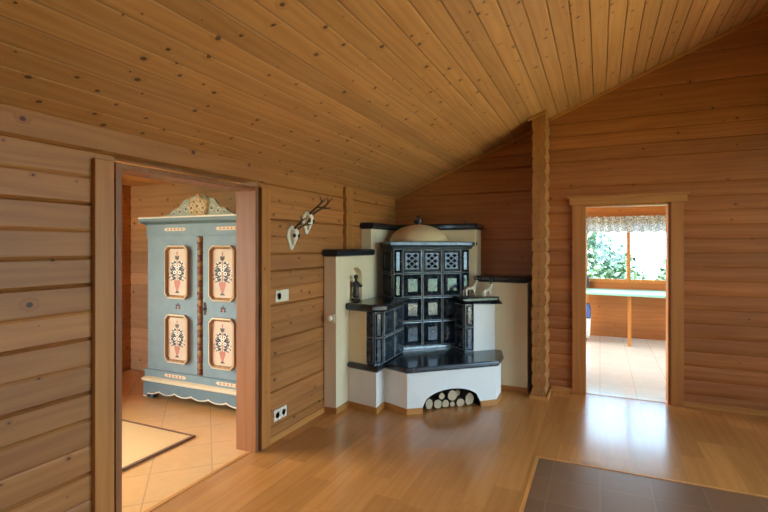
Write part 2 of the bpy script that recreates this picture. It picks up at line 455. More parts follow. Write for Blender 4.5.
# ------------------------------------------------------------------ ceiling (boards with V grooves), roof
def board_ceiling(name, mat, x0, x1, y0, y1, zf, w, off, thick=.2):
    b = MB(); g = .008
    x = off+math.floor((x0-off)/w)*w
    pts = []
    while x < x1:
        a, c = max(x, x0), min(x+w, x1)
        pts += [(a, .007), (min(a+g, c), 0), (max(c-g, a), 0)]
        x += w
    pts += [(x1, .005)]
    prof = [(px, zf(px)+d) for px, d in pts]+[(x1, zf(x1)+thick), (x0, zf(x0)+thick)]
    n = len(prof)
    vs = [(px, y, z) for y in (y0, y1) for px, z in prof]
    fs = [(i, (i+1) % n, n+(i+1) % n, n+i) for i in range(n-3)]
    fs += [(n-3, n-2, 2*n-2, 2*n-3), (n-2, n-1, 2*n-1, 2*n-2), (n-1, 0, n, 2*n-1)]
    # ends as strips
    for o in (0, n):
        pass
    b.add(vs, fs)
    return struct(b.build(name, mat, fixn=False))
board_ceiling('ceiling', 'ceil', XL-.14, XRIDGE, YS-.2, 5.9, CZ, .116, -.063)
EASTZ = lambda x: CZ(XRIDGE)-.405*(x-XRIDGE)
RW = (1.62, 2.66, -2.0, 1.0)            # unseen roof window, added for bounced light on the ceiling
board_ceiling('ceiling_east', 'ceil', XRIDGE, XE+.2, RW[3], 5.9, EASTZ, .116, -.063)
board_ceiling('ceiling_east', 'ceil', XRIDGE, XE+.2, YS-.2, RW[2], EASTZ, .116, -.063)
board_ceiling('ceiling_east', 'ceil', XRIDGE, RW[0], RW[2], RW[3], EASTZ, .116, -.063)
board_ceiling('ceiling_east', 'ceil', RW[1], XE+.2, RW[2], RW[3], EASTZ, .116, -.063)
# rake trims where ceiling meets the gable logs
def rake(name, x0, x1, y, h=.03, d=.03):
    b = MB(); vs = []
    for x in (x0, x1):
        z = CZ(x)
        vs += [(x, y, z-.004), (x, y-d, z-.004), (x, y-d, z-h), (x, y, z-h)]
    b.add(vs, [(0,1,5,4),(1,2,6,5),(2,3,7,6),(3,0,4,7),(3,2,1,0),(4,5,6,7)])
    return struct(b.build(name, 'trim_x'))
rake('trim_1', XL+.01, SX0-.01, YB)
rake('trim_2', SX0-.03, SX1+.005, SY0-.001)
rake('trim_3', SX1+.005, XRIDGE-.02, YR+.0)

# ------------------------------------------------------------------ floors
def slab_obj(name, x0, x1, y0, y1, z0, z1, mat):
    return struct(MB().box(x0, x1, y0, y1, z0, z1).build(name, mat))
TX0, TY1 = -.42, 3.66
b = MB()
b.box(XL-.03, TX0, YS, YR+.18, -.12, 0); b.box(TX0, XE, TY1, YR+.03, -.12, 0)
struct(b.build('floor', 'floor'))
slab_obj('floor_tiled', TX0, XE, YS, TY1, -.12, -.0005, 'tile_dark')
b = MB(); b.box(TX0-.012, TX0+.012, YS, TY1+.012, -.02, .003); b.box(TX0+.012, XE, TY1-.012, TY1+.012, -.02, .003)
struct(b.build('trim_4', 'trim_y'))
slab_obj('floor_hall', -5.4, XL-.06, YS, 4.2, -.12, -.001, 'tile_hall')
slab_obj('trim_5', XL-.06, XL-.03, DY0, DY1, -.1, .003, 'trim_y')      # threshold strip
slab_obj('floor_kitchen', -1.6, XE, YR+.05, 9.3, -.12, -.001, 'tile_kitchen')
slab_obj('trim_6', KX0, KX1, YR+.03, YR+.05, -.1, .002, 'trim_x')
slab_obj('ground', -30, 30, -30, 40, -.6, -.5, 'ground')
slab_obj('terrace', -9, 8, -7, 9.4, -.5, -.14, 'terrace')  # unseen pale paving, added to bounce light up to the ceiling

# ------------------------------------------------------------------ unseen walls with windows, hall and kitchen shells
def wall_with_opening(name, axis, p0, p1, a0, a1, z0, z1, opening, mat):
    """axis 'x': wall runs along x between a0..a1 at y p0..p1"""
    b = MB(); o0, o1, q0, q1 = opening
    parts = [(a0, o0, z0, z1), (o1, a1, z0, z1), (o0, o1, z0, q0), (o0, o1, q1, z1)]
    for c0, c1, d0, d1 in parts:
        if c1-c0 < 1e-4 or d1-d0 < 1e-4: continue
        if axis == 'x': b.box(c0, c1, p0, p1, d0, d1)
        else: b.box(p0, p1, c0, c1, d0, d1)
    return struct(b.build(name, mat))
WN = [0]
def window(axis, p, a0, a1, z0, z1, mull, face, portal=True):
    """frame with mullions and one pane; face = +1/-1 direction into the room"""
    WN[0] += 1; b = MB(); g = MB(); w = .055; d = .035
    def bx(mb, c0, c1, e0, e1, dd):
        if axis == 'x': mb.box(c0, c1, p-dd, p+dd, e0, e1)
        else: mb.box(p-dd, p+dd, c0, c1, e0, e1)
    bx(b, a0, a1, z0, z0+w, d); bx(b, a0, a1, z1-w, z1, d); bx(b, a0, a0+w, z0+w, z1-w, d); bx(b, a1-w, a1, z0+w, z1-w, d)
    for k in range(1, mull):
        c = a0+(a1-a0)*k/mull; bx(b, c-w*.5, c+w*.5, z0+w, z1-w, d*.9)
    bx(g, a0+w, a1-w, z0+w, z1-w, .004)
    o = struct(b.build('window_%d' % WN[0], 'trim_zx' if axis == 'x' else 'trim_z'))
    g.build('pane', 'pane', o)
    if portal:
        L = bpy.data.lights.new('daylight_%d' % WN[0], 'AREA'); L.shape = 'RECTANGLE'
        L.size, L.size_y = a1-a0, z1-z0; L.cycles.is_portal = True
        lo = bpy.data.objects.new('daylight_%d' % WN[0], L); COL.objects.link(lo)
        pp = p-face*.06
        lo.location = ((a0+a1)/2, pp, (z0+z1)/2) if axis == 'x' else (pp, (a0+a1)/2, (z0+z1)/2)
        dirv = Vector((0, face, 0)) if axis == 'x' else Vector((face, 0, 0))
        lo.rotation_euler = dirv.to_track_quat('-Z', 'Z').to_euler()
    return o
# main room
EZ = CZ(XRIDGE)-.405*(XE-XRIDGE)
wall_with_opening('wall_east', 'y', XE, XE+.16, YS-.16, YR+.1, -.1, EZ+.15, (1.7, 5.0, .08, 2.6), 'log_y')
window('y', XE+.06, 1.7, 5.0, .08, 2.6, 3, -1)
wall_with_opening('wall_hall_south', 'x', YS-.16, YS, -5.4, XL-.0, -.1, CZ(XRIDGE)+.15, (-5.2, -3.3, .6, 2.25), 'log_x')
window('x', YS-.06, -5.2, -3.3, .6, 2.25, 2, 1)  # unseen window, added to light the wardrobe and the wall above
wall_with_opening('wall_south', 'x', YS-.16, YS, XL, XE+.16, -.1, CZ(XRIDGE)+.15, (-.2, .9, .9, 2.1), 'log_x')
window('x', YS-.06, -.2, .9, .9, 2.1, 2, 1)
b = MB()
T = Matrix.Translation((0,0,.1))
for x0, x1, y0, y1 in ((RW[0], RW[0]+.06, RW[2], RW[3]), (RW[1]-.06, RW[1], RW[2], RW[3]), (RW[0], RW[1], RW[2], RW[2]+.06), (RW[0], RW[1], RW[3]-.06, RW[3]), (RW[0], RW[1], -.48, -.42)):
    vs = [(x, y, EASTZ(x)+z) for z in (.05, .16) for x, y in ((x0,y0),(x1,y0),(x1,y1),(x0,y1))]
    b.add(vs, [(3,2,1,0),(4,5,6,7),(0,1,5,4),(1,2,6,5),(2,3,7,6),(3,0,4,7)])
WN[0] += 1; o = struct(b.build('window_%d' % WN[0], 'trim_y'))
b = MB(); b.add([(x, y, EASTZ(x)+z) for z in (.10, .106) for x, y in ((RW[0]+.05,RW[2]+.05),(RW[1]-.05,RW[2]+.05),(RW[1]-.05,RW[3]-.05),(RW[0]+.05,RW[3]-.05))], [(3,2,1,0),(4,5,6,7),(0,1,5,4),(1,2,6,5),(2,3,7,6),(3,0,4,7)]); b.build('pane', 'pane', o)
L = bpy.data.lights.new('daylight_roof', 'AREA'); L.shape = 'RECTANGLE'; L.size = (RW[1]-RW[0])*1.08; L.size_y = RW[3]-RW[2]; L.cycles.is_portal = True
lo = bpy.data.objects.new('daylight_roof', L); COL.objects.link(lo)
lo.location = ((RW[0]+RW[1])/2, (RW[2]+RW[3])/2, EASTZ((RW[0]+RW[1])/2)+.2); lo.rotation_euler = (0, math.atan(.405), 0)
# hall to the left
wall_with_opening('wall_hall_west', 'y', -5.56, -5.4, YS-.16, 4.3, -.1, 2.5, (.45, 2.75, .08, 2.2), 'log_y')
window('y', -5.46, .45, 2.75, .08, 2.2, 2, 1)
struct(log_wall('wall_hall_back', 'x', 4.14, -1, lambda a, c: [(-5.4, XL-.17)], 0, 2.36, .14, 'log_hall', lambda k: .012, bulge=lambda k: .006))
board_ceiling('ceiling_hall', 'ceil_flat', -5.4, XL-.13, YS, 4.3, lambda x: 2.32, .14, 0, .12)
# kitchen behind the back wall
wall_with_opening('wall_kitchen_back', 'x', 9.1, 9.26, -1.76, XE+.16, -.1, 2.6, (-.26, 1.15, .94, 2.0), 'log_x')
window('x', 9.16, -.26, 1.15, .94, 2.0, 2, -1)
wall_with_opening('wall_kitchen_east', 'y', XE, XE+.16, YR+.1, 9.26, -.1, 2.6, (5.75, 8.95, .08, 2.35), 'log_y')
window('y', XE+.06, 5.75, 8.95, .08, 2.35, 3, -1)
wall_with_opening('wall_kitchen_west', 'y', -1.76, -1.6, YB+.16, 9.26, -.1, 2.6, (6.1, 8.9, .3, 2.35), 'log_y')
window('y', -1.68, 6.1, 8.9, .3, 2.35, 3, 1)  # unseen window, added to brighten the kitchen
board_ceiling('ceiling_kitchen', 'ceil_flat', -1.76, XE, YR+.16, 9.26, lambda x: 2.45, .14, 0, .12)

# ------------------------------------------------------------------ door linings and architraves
b = MB()
t = .16
b.box(XL-t-.012, XL+.012, DY1-.035, DY1, 0, DZ)                    # right jamb lining
b.box(XL-t-.012, XL+.012, DY0, DY0+.035, 0, DZ)
b.box(XL-t-.012, XL+.003, DY0, DY1, DZ-.03, DZ)
door1 = struct(b.build('door_1', 'jamb'))
b = MB(); b.box(XL+.004, XL+.028, DY1+.022, DY1+.125, 0, DZ+.0, bev=.004); b.build('architrave', 'trim_z', door1)
b = MB(); b.box(XL+.004, XL+.028, DY0-.125, DY0-.022, 0, DZ, bev=.004); b.build('architrave', 'trim_z', door1)
b = MB(); b.box(XL-.02, XL+.006, DY1, DY1+.022, 0, DZ); b.build('shadow_groove', 'dark_hole', door1)  # dark strip painted as the shade between jamb and casing
b = MB(); b.box(XL+.006, XL+.012, DY1+.001, DY1+.03, 1.0, 1.12); b.build('strike_plate', 'metal', door1)
b = MB()
b.box(KX0-.0, KX0+.03, YR-.012, YR+.172, 0, KZ); b.box(KX1-.03, KX1, YR-.012, YR+.172, 0, KZ); b.box(KX0, KX1, YR-.012, YR+.172, KZ-.03, KZ)
door2 = struct(b.build('door_2', 'trim_zx'))
for x0, x1 in ((KX0-.10, KX0+.006), (KX1-.006, KX1+.10)):
    b = MB(); b.box(x0, x1, YR-.026, YR-.002, 0, KZ-.005, bev=.004); b.build('architrave', 'trim_zx', door2)
b = MB(); b.box(KX0-.13, KX1+.13, YR-.03, YR-.002, KZ-.006, KZ+.062, bev=.004); b.box(KX0-.15, KX1+.15, YR-.045, YR-.002, KZ+.062, KZ+.082)
b.build('lintel_board', 'trim_x', door2)
# baseboards
b = MB(); b.box(XL, XL+.016, DY1+.13, 3.84, 0, .05); struct(b.build('baseboard_left', 'trim_y'))
b = MB(); b.box(SX1+.02, KX0-.10, YR-.018, YR, 0, .05); b.box(KX1+.10, XE, YR-.018, YR, 0, .05); struct(b.build('baseboard_back', 'trim_x'))
b = MB(); b.prism([(SX0-.02, SY0-.035),(SX1+.02, SY0-.035),(SX1+.02, YR-.02),(SX1+.003, YR-.02),(SX1+.003, SY0-.012),(SX0-.003, SY0-.012),(SX0-.003, 5.19),(SX0-.02, 5.19)], 0, .035)
struct(b.build('baseboard_partition', 'trim_x'))

# ------------------------------------------------------------------ tiled stove
stove = thing('tiled_stove', 'blue-black tiled corner stove with cream plaster, dome and heated bench', 'tiled stove', (*XY(0,.9), 0))
def uvp(pts): return [XY(u, v) for u, v in pts]
PX, PY = -2.245, 5.27      # faces of the plaster backing panels
# lower plaster body; the arch is a real tunnel
Bp = (-2.252, 4.075); Cp = (-1.898, 4.0); Dp = (-1.908, 4.195); Ep = XY(-.45, 1.575)
Gp = XY(.487, 1.59); Hp = XY(.655, 1.405)
b = MB(); zb = .385
arc = [(-.30, 0.0)]+[(-.30 + .605*k/16, .055+.145*math.sqrt(max(0, 1-(2*k/16-1)**2))) for k in range(17)]+[(.305, 0.0)]
# u-z outline, clockwise notch
outl = [(-.45, 0)]+arc+[(.487, 0), (.487, zb), (-.45, zb)]
n = len(outl); v0, v1 = 1.02, 1.59
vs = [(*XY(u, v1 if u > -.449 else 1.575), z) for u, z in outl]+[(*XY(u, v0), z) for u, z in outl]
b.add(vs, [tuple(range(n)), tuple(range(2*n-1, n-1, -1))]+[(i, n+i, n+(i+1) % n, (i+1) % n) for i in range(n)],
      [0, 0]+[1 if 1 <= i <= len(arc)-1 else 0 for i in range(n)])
q = XY(-.45, 1.02)
b.prism([Bp, Cp, Dp, Ep, q, (-2.24, 4.75)], 0, zb)
b.prism([Gp, Hp, (-1.0, 5.235), (-1.1, 5.24), XY(.487, 1.02)], 0, zb)
b.prism([q, XY(.487, 1.02), (-1.1, 5.24), (-1.6, 5.26), (-2.23, 5.26), (-2.24, 4.75)], 0, zb)
b.build('plaster_base', ['plaster', 'black'], stove)  # faces inside the arch are plain black
b = MB(); b.box(-.33, .34, .99, 1.02, 0, .25, T=DT); b.build('firebox_back', 'black', stove)  # plain black panel closing the back of the arch
# plaster panels behind: low pillar with niche, tall L-shaped panel, low wall to the right
b = MB()
b.box(-2.362, -2.235, 3.835, 4.62, 0, 1.0)
b.box(-2.362, -2.304, 3.835, 4.62, 1.0, 1.46)
ny0, ny1, nz = 4.105, 4.365, 1.345
half = (ny1-ny0)/2; cy = (ny0+ny1)/2
arcn = [(cy-half*math.cos(PI*k/12), nz-half*.75+half*.75*math.sin(PI*k/12)) for k in range(13)]
out = [(3.835, 1.0), (ny0, 1.0)]+arcn+[(ny1, 1.0), (4.62, 1.0), (4.62, 1.46), (3.835, 1.46)]
n = len(out)
b.add([(-2.235, y, z) for y, z in out]+[(-2.305, y, z) for y, z in out],
      [tuple(range(n)), tuple(range(2*n-1, n-1, -1))]+[(i, n+i, n+(i+1) % n, (i+1) % n) for i in range(n)])
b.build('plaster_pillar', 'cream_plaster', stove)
b = MB(); tall = [(-2.362, 4.60), (PX, 4.60), (PX, PY), (-1.27, PY), (-1.27, 5.545), (-2.362, 5.545)]
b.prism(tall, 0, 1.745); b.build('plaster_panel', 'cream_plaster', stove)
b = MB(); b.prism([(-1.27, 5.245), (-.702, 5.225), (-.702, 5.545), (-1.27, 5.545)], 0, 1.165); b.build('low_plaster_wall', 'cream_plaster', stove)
# dark caps
def slab_layers(z0, z1, r): return [(r*.8, z0), (r*.2, z0+r*.5), (0, z0+r), (0, z1-r), (r*.3, z1-r*.3), (r, z1)]
b = MB(); b.layers([(-2.366, 3.80), (-2.20, 3.80), (-2.20, 4.60), (-2.366, 4.60)], slab_layers(1.46, 1.53, .02)); b.build('cap_slab', 'slab', stove)
b = MB(); b.layers([(-2.366, 4.565), (-2.205, 4.565), (-2.205, PY-.04), (-1.235, PY-.04), (-1.235, 5.547), (-2.366, 5.547)], slab_layers(1.745, 1.815, .02)); b.build('cap_slab', 'slab', stove)
b = MB(); b.layers([(-1.265, 5.205), (-.698, 5.185), (-.698, 5.547), (-1.265, 5.547)], slab_layers(1.165, 1.235, .02)); b.build('cap_slab', 'slab', stove)
# bench slab: follows the base with an overhang
base_poly = [(-2.234, 4.70), Bp, Cp, Dp, Ep, Gp, Hp, (-.93, 5.22), (-1.25, 5.24), XY(.3, .95), XY(-.3, .95)]
bp = offset([Bp, Cp, Dp, Ep, Gp, Hp, (-.98, 5.235), (-1.5, 5.25), (-2.2, 4.8)], .028)
bp[0] = (-2.234, bp[0][1]-.004); bp[-1] = (-2.234, 4.8); bp[6] = (-.968, 5.222); bp[7] = (-1.5, 5.235)
b = MB(); b.layers(bp, slab_layers(.38, .434, .018)); b.build('bench_slab', 'slab', stove)

# relief tiles
def relief_tile(b, org, du, dn, w, h, bow=.022):
    """org = lower left corner on the face, du unit along, dn unit outwards"""
    du, dn = Vector((du[0], du[1], 0)), Vector((dn[0], dn[1], 0)); up = Vector((0,0,1)); o = Vector(org)
    k = min(1, w/.2)
    rings = [(0, -.004), (.004*k, .010), (.013*k, .012), (.020*k, .008), (.034*k, -.014), (.054*k, .008), (.064*k, bow*.8)]
    vs = []
    for i, d in rings:
        i2 = i
        for a, c in ((i, i2), (w-i, i2), (w-i, h-i2), (i, h-i2)): vs.append(o+du*a+up*c+dn*d)
    fs, ms = [], []
    for r in range(len(rings)-1):
        for j in range(4):
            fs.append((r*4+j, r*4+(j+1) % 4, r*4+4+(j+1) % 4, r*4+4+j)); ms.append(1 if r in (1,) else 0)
    n = len(rings)*4; fs.append((n-4, n-3, n-2, n-1)); ms.append(0)
    b.add(vs, fs, ms)
Ud, Vd = (UX, UY), (VX, VY)
fv = .93; fu0 = -.257; pw = .234
rows = [(.478, .748), (.748, 1.008), (1.008, 1.268), (1.268, 1.526)]
def P3(u, v, z): return (*XY(u, v), z)
b = MB()
body = [XY(-.352, fv-.012), XY(.542, fv-.012), (XY(.542, fv-.012)[0], 5.268), (-2.243, 5.268), XY(-.352, .575)]
b.prism([XY(-.352, fv-.045), XY(.542, fv-.045), (XY(.542, fv-.045)[0], 5.268), (-2.243, 5.268), XY(-.352, .575)], .43, 1.53)
for ri, (z0, z1) in enumerate(rows):
    for ci in range(3):
        if ri == 3: continue
        relief_tile(b, P3(fu0+ci*pw, fv, z0), Ud, Vd, pw, z1-z0)
    relief_tile(b, P3(-.356, fv, z0), Ud, Vd, .099, z1-z0, .012)
    if ri >= 1: relief_tile(b, P3(fu0+3*pw, fv, z0), Ud, Vd, .10, z1-z0, .012)
    # left flank
    if ri >= 2: relief_tile(b, P3(-.356, .62, z0), (VX, VY), (-UX, -UY), .305, z1-z0, .012)
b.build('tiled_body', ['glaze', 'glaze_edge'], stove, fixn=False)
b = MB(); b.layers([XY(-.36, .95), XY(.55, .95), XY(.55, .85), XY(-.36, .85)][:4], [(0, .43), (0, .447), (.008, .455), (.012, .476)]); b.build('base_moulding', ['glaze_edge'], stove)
# vent tiles: frame, lattice, black sheet painted in for the shaded hollow
for ci in range(3):
    b = MB(); z0, z1 = rows[3]; u0 = fu0+ci*pw; h = z1-z0
    def rect_ring(i0, d0, i1, d1, m):
        vs = []
        for i, d in ((i0, d0), (i1, d1)):
            for a, c in ((i, i), (pw-i, i), (pw-i, h-i), (i, h-i)): vs.append(P3(u0+a, fv+d, z0+c))
        b.add(vs, [(j, (j+1) % 4, 4+(j+1) % 4, 4+j) for j in range(4)], m)
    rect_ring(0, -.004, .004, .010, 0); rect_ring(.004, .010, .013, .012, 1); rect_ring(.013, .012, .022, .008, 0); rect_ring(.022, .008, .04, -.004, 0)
    b.add([P3(u0+a, fv-.03, z0+c) for a, c in ((.03,.03),(pw-.03,.03),(pw-.03,h-.03),(.03,h-.03))], [(0,1,2,3)], 2)
    # lattice plate: a grid of cells, pierced with diamonds
    gx, gz = pw-.08, h-.08; ox, oz = u0+.04, z0+.04
    nx, nz_ = 4, 6; cw, ch = gx/nx, gz/nz_
    def pt(a, c, d=-.002): return P3(ox+a, fv+d, oz+c)
    holes = set()
    for i in range(1, nx):
        for j in range(1, nz_):
            if (i+j) % 2 == 0 and not (i in (1, nx-1) and j in (0, nz_)): holes.add((i, j))
    # diamonds centred on interior nodes: triangulate cells around them
    for i in range(nx):
        for j in range(nz_):
            c4 = [(i,j),(i+1,j),(i+1,j+1),(i,j+1)]
            pts = []
            for q_, (ci_, cj_) in enumerate(c4):
                prv, nxt = c4[q_-1], c4[(q_+1) % 4]
                if (ci_, cj_) in holes:
                    f_ = .78
                    pts.append((ci_+(prv[0]-ci_)*f_, cj_+(prv[1]-cj_)*f_)); pts.append((ci_+(nxt[0]-ci_)*f_, cj_+(nxt[1]-cj_)*f_))
                else: pts.append((ci_, cj_))
            front = [pt(a*cw, c*ch) for a, c in pts]; back = [pt(a*cw, c*ch, -.012) for a, c in pts]; m = len(pts)
            b.add(front+back, [tuple(range(m))]+[(k, (k+1) % m, m+(k+1) % m, m+k) for k in range(m)], 0)
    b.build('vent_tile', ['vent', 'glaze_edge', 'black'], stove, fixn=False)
# cornice and dome
b = MB(); crn = [XY(-.356, fv), XY(.546, fv), (XY(.546, fv)[0]+.01, 5.266), (-2.24, 5.266), XY(-.356, .565)]
b.layers(crn, [(.0, 1.526), (-.012, 1.532), (-.016, 1.545), (-.04, 1.568), (-.044, 1.572), (-.044, 1.60), (-.036, 1.607)], 0)
for k in range(4):     # joints between the cornice blocks
    u = -.356+.9*(k+1)/5
    b.box(u-.0015, u+.0015, fv+.02, fv+.0455, 1.573, 1.602, 1, DT)
b.build('cornice', ['cornice', 'black'], stove)
b = MB(); dc = XY(.07, .60)
prof = [(.34*math.cos(a), .208*math.sin(a)) for a in [PI/2*k/12 for k in range(12)]]+[(.012, .208)]
b.lathe(prof, (dc[0], dc[1], 1.60), 36, 0); dome = b.build('dome', 'dome', stove)
b = MB(); b.lathe([(.03,0),(.042,.008),(.03,.02),(.05,.036),(.058,.056),(.046,.078),(.02,.09),(.026,.1),(.006,.118)], (dc[0], dc[1], 1.795), 16)
b.build('finial', 'glaze', dome)
# left wing
b = MB()
wA, wB, wC, wD = (-2.234, 4.085), (-1.935, 4.035), (-1.872, 4.10), (-1.895, 4.66)
wP = (-2.02, 4.05)
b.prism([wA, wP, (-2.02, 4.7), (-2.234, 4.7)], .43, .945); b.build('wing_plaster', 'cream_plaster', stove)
b = MB(); b.prism([(-2.02, 4.055), (-1.94, 4.045), (-1.884, 4.105), (-1.905, 4.655), (-1.95, 4.72), (-2.02, 4.72)], .43, .945)
def face_tiles(b, p, q, out, ncol, zs, bow=.016):
    p, q = Vector(p), Vector(q); d = (q-p); L = d.length; d = d/L; w = L/ncol
    nn = Vector((d.y, -d.x))
    for z0, z1 in zs:
        for k in range(ncol): relief_tile(b, (*(p+d*w*k+nn*out), z0), d, nn, w, z1-z0, bow)
wz = [(.445, .695), (.695, .942)]
face_tiles(b, (-2.02, 4.052), (-1.938, 4.040), .003, 1, wz, .01)
face_tiles(b, (-1.938, 4.040), (-1.878, 4.103), .003, 1, wz, .008)
face_tiles(b, (-1.878, 4.103), (-1.90, 4.655), .003, 2, wz)
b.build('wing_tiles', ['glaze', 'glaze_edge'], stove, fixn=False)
b = MB(); b.layers([(-2.2345, 4.02), (-1.925, 3.975), (-1.825, 4.075), (-1.85, 4.735), (-1.99, 4.73), (-2.2345, 4.78)], slab_layers(.94, 1.01, .02)); b.build('shelf_slab', 'slab', stove)
# right pier
b = MB(); b.prism([XY(.475, 1.158), XY(.735, 1.158), XY(.775, 1.10), (XY(.775, 1.10)[0], 5.235), XY(.475, .94)], .43, .942); b.build('pier_plaster', 'plaster', stove)
b = MB(); b.prism([XY(.372, 1.152), XY(.476, 1.152), XY(.476, .95), XY(.372, .95)], .43, .942)
for z0, z1 in wz: relief_tile(b, P3(.37, 1.157, z0), Ud, Vd, .106, z1-z0, .012)
face_tiles(b, XY(.37, .95), XY(.37, 1.157), .002, 1, wz, .012)
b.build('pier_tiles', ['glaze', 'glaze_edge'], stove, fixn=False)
sp = [XY(.33, 1.205), XY(.74, 1.205), XY(.855, 1.09), (XY(.855, 1.09)[0], 5.215), (XY(.56, .95)[0], 5.235), XY(.50, .952), XY(.33, .952)]
b = MB(); b.layers(sp, [(.05, .94), (.035, .958), (.008, .972), (0, .98), (0, 1.0), (.01, 1.01)]); b.build('shelf_slab', 'slab', stove)
# wooden skirting round the foot
def skirt(path, h=.052, th=.014, gap=.0):
    b = MB(); n = len(path); o1, o2 = [], []
    for i in range(n):
        p = Vector(path[i])
        e1 = (p-Vector(path[i-1])).normalized() if i else (Vector(path[1])-p).normalized()
        e2 = (Vector(path[i+1])-p).normalized() if i < n-1 else e1
        n1, n2 = Vector((e1.y,-e1.x)), Vector((e2.y,-e2.x)); m = n1+n2; k = 2/max(m.length_squared, .4)
        o1.append(p+m*k*.001); o2.append(p+m*k*th)
    for i in range(n-1):
        A, B_, C_, D_ = o1[i], o1[i+1], o2[i+1], o2[i]
        vs = [(*q, z) for z in (0, h) for q in (A, B_, C_, D_)]
        b.add(vs, [(0,1,2,3),(4,7,6,5),(0,4,5,1),(3,2,6,7),(0,3,7,4),(1,5,6,2)])
    return b.build('skirting_board', 'skirting', stove)
skirt([(-2.362, 3.835), (-2.235, 3.835), (-2.235, 4.072), Cp, Dp, Ep, XY(-.302, 1.585)])
skirt([XY(.308, 1.59), Gp, Hp, (-.99, 5.20)])
skirt([(-1.0, 5.2375), (-.705, 5.226)])
# small white knob on the pillar end
k = thing('control_knob', 'small ivory control knob on the narrow end of the plaster pillar', 'knob', (-2.285, 3.835, .88))
b = MB(); b.box(-2.268, -2.245, 3.820, 3.8345, .845, .922, bev=.003); b.build('plate', 'white_plastic', k)
T = Matrix.Translation((-2.29, 3.82, .884)) @ Matrix.Rotation(PI/2, 4, 'X')
b = MB(); b.lathe([(.030,-.014),(.030,0),(.026,.02),(.024,.034),(.018,.038)], (0,0,0), 18, T=T); b.build('dial', 'white_plastic', k)

# ------------------------------------------------------------------ firewood in the arch
def vec_px(u, z): return u, z
logs = [  # u, z, r, sx, sz, tilt, front v, words
 (-.208, .056, .044, .88, 1.12, 0, 1.53, 'firewood log with oval pale end, leftmost in the bench arch'),
 (-.118, .047, .043, 1, 1, 0, 1.53, 'round firewood log second from the left on the floor of the arch'),
 (-.076, .117, .031, 1, 1, 0, 1.53, 'thin firewood log resting on top of the left logs in the arch'),
 (-.031, .040, .037, 1, 1, 0, 1.52, 'round firewood log on the floor left of the smallest one'),
 (.037, .113, .051, 1, 1, 0, 1.53, 'thickest firewood log, top of the pile in the middle of the arch'),
 (.037, .031, .027, 1, .95, 0, 1.53, 'smallest firewood log on the floor beneath the thickest one'),
 (.120, .038, .040, 1.12, .95, 0, 1.535, 'wide oval firewood log on the floor under the grey bark log'),
 (.134, .107, .031, 1, 1, 0, 1.45, 'firewood log with grey bark lying behind on top of the oval one'),
 (.223, .063, .050, .92, 1.18, -.12, 1.53, 'tall split firewood log at the right end of the arch'),
]
for u, z, r, sx, sz, tl, vf, lab in logs:
    lg = thing('firewood_log', lab, 'firewood', (*XY(u, vf-.2), 0), 'firewood logs in the bench arch')
    rr = random.Random(int(u*1000)+5); seg = 18
    rad = [r*(1+rr.uniform(-.06, .06)) for _ in range(seg)]
    sh = []; 
    for v in (vf, vf-.02, vf-.3, vf-.42):
        k_ = .97 if v in (vf,) else 1
        for i in range(seg):
            a = 2*PI*i/seg; uu, zz = math.cos(a)*rad[i]*sx*k_, math.sin(a)*rad[i]*sz*k_
            uu, zz = uu*math.cos(tl)-zz*math.sin(tl), uu*math.sin(tl)+zz*math.cos(tl)
            sh.append(P3(u+uu, v, max(.001, z+zz)))
    fs = [(q_*seg+i, q_*seg+(i+1) % seg, (q_+1)*seg+(i+1) % seg, (q_+1)*seg+i) for q_ in range(3) for i in range(seg)]
    MB().add(sh, fs+[tuple(range(3*seg, 4*seg))], 0, True).build('bark', 'bark', lg)
    MB().add([Vector(p)+Vector((VX, VY, 0))*.0005 for p in sh[:seg]], [tuple(range(seg-1, -1, -1))]).build('sawn_end', 'cut', lg)

# ------------------------------------------------------------------ figure in the niche, glass animals on the right shelf
sx_, sy_, sz_ = -2.244, 4.25, 1.012
st = thing('statuette', 'dark robed statuette standing in the arched niche of the plaster pillar', 'statuette', (sx_, sy_, sz_))
b = MB(); b.lathe([(.045,0),(.045,.014),(.038,.02)], (sx_, sy_, sz_), 18); b.build('plinth', 'bronze', st)
V = [(0,0,.016),(0,0,.06),(0,0,.115),(0,0,.15),(0,0,.172),(0,0,.183),(0,0,.205), (.0,-.03,.15),(.018,-.036,.115),(.034,-.014,.125), (.0,.03,.15),(.02,.042,.118),(.04,.04,.132)]
skin('body', [(sx_+p[0]*1.15, sy_+p[1]*1.25, sz_+p[2]*1.15) for p in V], [(0,1),(1,2),(2,3),(3,4),(4,5),(5,6),(3,7),(7,8),(8,9),(3,10),(10,11),(11,12)],
     [.042,.036,.028,.030,.013,.014,.024,.017,.013,.01,.017,.014,.012], 'bronze', st)
b = MB(); b.ball((sx_, sy_, sz_+.235), (.022,.022,.026)); b.build('head', 'bronze', st)
